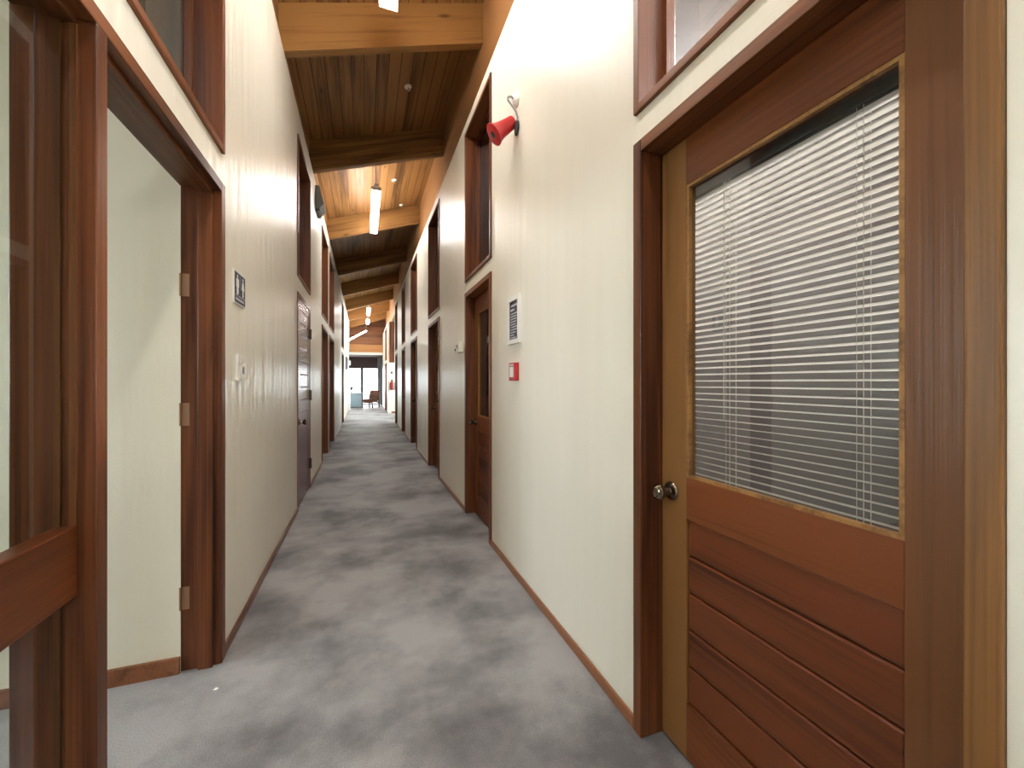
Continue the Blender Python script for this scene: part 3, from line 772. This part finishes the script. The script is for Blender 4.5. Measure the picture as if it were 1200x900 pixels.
pf = empty('picture_frame', (XL, 16.7, 1.9)); tag(pf, 'dark framed picture far down the left wall', 'picture')
boxes('frame', [(XL, XL + 0.03, 16.0, 17.4, 1.75, 2.22)], 'black', pf, 0.004)
boxes('picture', [(XL + 0.0302, XL + 0.032, 16.08, 17.32, 1.81, 2.16)], 'navy', pf)
ws = empty('wall_sign', (XL, 19.2, 2.35)); tag(ws, 'white projecting sign at the far end of the left wall', 'sign')
boxes('sign_panel', [(XL, XL + 0.08, 19.20, 19.23, 2.02, 2.22)], 'white', ws, 0.003)
boxes('bracket', [(XL, XL + 0.08, 19.205, 19.225, 2.222, 2.24)], 'grey', ws)

# ------------------------------------------------------------------ sprinklers on the ceiling boards
def sprinkler(x, y, label):
    z = zboard(x)
    t = empty('ceiling_sensor', (x, y, z)); tag(t, label, 'smoke detector', 'round detectors on the ceiling boards')
    bm = bmesh.new(); bm_lathe(bm, [(0.0, 0.042), (0.012, 0.042), (0.02, 0.034), (0.024, 0.018)], (x, y, z), (0.3, 0, -1), 20)
    obj('base', bm, 'white', t, smooth=True)
    bm = bmesh.new(); bm_lathe(bm, [(0.024, 0.012), (0.042, 0.010), (0.046, 0.016), (0.049, 0.016)], (x, y, z), (0.3, 0, -1), 14)
    obj('head', bm, 'steel', t, smooth=True)
sprinkler(0.485, 4.92, 'small round detector on the dark boards beyond the nearest rafter')
sprinkler(0.485, 7.27, 'small round detector on the bright boards beside the hanging lamp')
sprinkler(0.70, 8.40, 'small round detector close to the third rafter near the right ledger')
sprinkler(0.44, 9.6, 'small round detector on the dark boards past the hanging lamp')

# ------------------------------------------------------------------ far things
fe = empty('fire_extinguisher', (1.09, YR2 - 0.10, 1.0)); tag(fe, 'red fire extinguisher hung on the side lobby wall', 'fire extinguisher')
bm = bmesh.new(); bm_lathe(bm, [(0, 0.06), (0.01, 0.075), (0.02, 0.08), (0.27, 0.08), (0.31, 0.065), (0.34, 0.03), (0.36, 0.028)], (1.09, YR2 - 0.10, 0.97), (0, 0, 1), 20)
obj('cylinder', bm, 'dark_red', fe, smooth=True)
bm = bmesh.new(); bm_lathe(bm, [(0, 0.032), (0.05, 0.032), (0.055, 0.02)], (1.09, YR2 - 0.10, 1.33), (0, 0, 1), 14)
bm_box(bm, 1.075, 1.105, YR2 - 0.20, YR2 - 0.06, 1.385, 1.40)
obj('valve', bm, 'black', fe)
bm = bmesh.new(); bm_tube(bm, [(1.12, YR2 - 0.10, 1.35), (1.20, YR2 - 0.12, 1.28), (1.205, YR2 - 0.12, 1.05), (1.19, YR2 - 0.12, 0.95)], 0.012, 8)
obj('hose', bm, 'black', fe, smooth=True)
boxes('bracket', [(1.05, 1.13, YR2 - 0.012, YR2 - 0.0005, 1.1, 1.25)], 'steel', fe)
es = empty('extinguisher_sign', (1.10, YR2, 1.68)); tag(es, 'small dark sign on the wall above the fire extinguisher', 'sign')
boxes('sign_panel', [(1.055, 1.125, YR2 - 0.006, YR2 - 0.0005, 1.64, 1.72)], 'dark', es)
boxes('hanging_strip', [(1.085, 1.093, YR2 - 0.005, YR2 - 0.0005, 1.7202, 2.08)], 'dark', es)

ch = empty('armchair', (0.33, 21.9, 0.0)); tag(ch, 'brown upholstered wooden armchair in front of the end window', 'armchair')
cx0, cx1, cy0, cy1 = 0.02, 0.66, 21.6, 22.2
for x in (cx0, cx1 - 0.05):
    for y in (cy0, cy1 - 0.05):
        boxes('leg', [(x, x + 0.05, y, y + 0.05, 0.0, 0.61 if y == cy0 else 0.55)], 'chair_wood', ch, 0.004)
boxes('seat', [(cx0 + 0.06, cx1 - 0.06, cy0 + 0.02, cy1 - 0.10, 0.30, 0.44)], 'leather', ch, 0.03)
bm = bmesh.new(); bm_prism(bm, [(cy1 - 0.16, 0.38), (cy1 - 0.04, 0.38), (cy1 + 0.10, 0.88), (cy1 + 0.0, 0.88)], cx0 + 0.05, cx1 - 0.05, 'X')
obj('backrest', bm, 'leather', ch, 0.02)
for x in (cx0 - 0.01, cx1 - 0.06):
    boxes('armrest', [(x, x + 0.07, cy0 - 0.02, cy1, 0.611, 0.66)], 'chair_wood', ch, 0.006)
boxes('seat_rail', [(cx0 + 0.0505, cx1 - 0.0505, cy0 + 0.01, cy0 + 0.04, 0.24, 0.30)], 'chair_wood', ch)
boxes('seat_rail', [(cx0 + 0.0505, cx1 - 0.0505, cy1 - 0.05, cy1 - 0.02, 0.24, 0.30)], 'chair_wood', ch)

ch.rotation_euler.z = math.radians(-38)

lp = empty('low_partition', (-0.40, 22.5, 0.0)); tag(lp, 'low pale blue panelled counter at the left of the corridor end', 'counter')
bm = bmesh.new()
for k in range(8): bm_box(bm, -0.66 + k * 0.07, -0.66 + k * 0.07 + 0.066, 22.30, 22.36, 0.03, 0.72)
bm_box(bm, -0.66, -0.104, 22.36, 22.42, 0.03, 0.72)
obj('panel', bm, 'pale_blue', lp)
boxes('top', [(-0.69, -0.08, 22.27, 22.55, 0.7202, 0.75)], 'white_paint', lp, 0.004)
boxes('plinth', [(-0.66, -0.104, 22.33, 22.44, 0.0, 0.0298)], 'grey', lp)
pl = empty('potted_plant', (-0.60, 22.42, 0.75)); tag(pl, 'small green plant standing on the pale blue counter', 'plant')
bm = bmesh.new(); bm_lathe(bm, [(0, 0.045), (0.09, 0.06), (0.10, 0.06)], (-0.60, 22.42, 0.7502), (0, 0, 1), 16); obj('pot', bm, 'white', pl, smooth=True)
bm = bmesh.new(); rr = random.Random(3)
for k in range(26):
    a = rr.uniform(0, 2 * PI); e = rr.uniform(0.06, 0.17); h = rr.uniform(0.08, 0.28)
    b = Vector((-0.60, 22.42, 0.84)); t_ = b + Vector((math.cos(a) * e, math.sin(a) * e * 0.7, h)); s_ = Vector((-math.sin(a), math.cos(a), 0)) * 0.04
    m_ = (b + t_) / 2 + Vector((0, 0, 0.03))
    v = [bm.verts.new(q) for q in (b, m_ - s_, t_, m_ + s_, m_ + Vector((0, 0, 0.006)))]
    bm.faces.new((v[0], v[1], v[4])); bm.faces.new((v[1], v[2], v[4])); bm.faces.new((v[2], v[3], v[4])); bm.faces.new((v[3], v[0], v[4]))
obj('leaves', bm, 'green', pl)
cu = bmesh.new(); pts = []
for k in range(41):
    u = k / 40; pts.append((0.74 + 0.34 * u, 24.72 + 0.035 * math.sin(u * 2 * PI * 5)))
top = [cu.verts.new((p[0], p[1], 2.68)) for p in pts]; bot = [cu.verts.new((p[0], p[1], 0.03)) for p in pts]
tb = [cu.verts.new((p[0], p[1] + 0.006, 2.68)) for p in pts]; bb = [cu.verts.new((p[0], p[1] + 0.006, 0.03)) for p in pts]
for k in range(40):
    cu.faces.new((top[k], top[k + 1], bot[k + 1], bot[k])); cu.faces.new((tb[k], bb[k], bb[k + 1], tb[k + 1]))
tag(obj('curtain', cu, 'curtain', smooth=False), 'grey curtain gathered at the right edge of the end window', 'curtain')

bm = bmesh.new(); bm_prism(bm, [(-0.585, 2.008), (-0.572, 2.004), (-0.566, 2.014), (-0.578, 2.020)], 0.0005, 0.003, 'Z')
tag(obj('paper_scrap', bm, 'paper'), 'tiny white scrap lying on the carpet by the open doorway', 'litter')
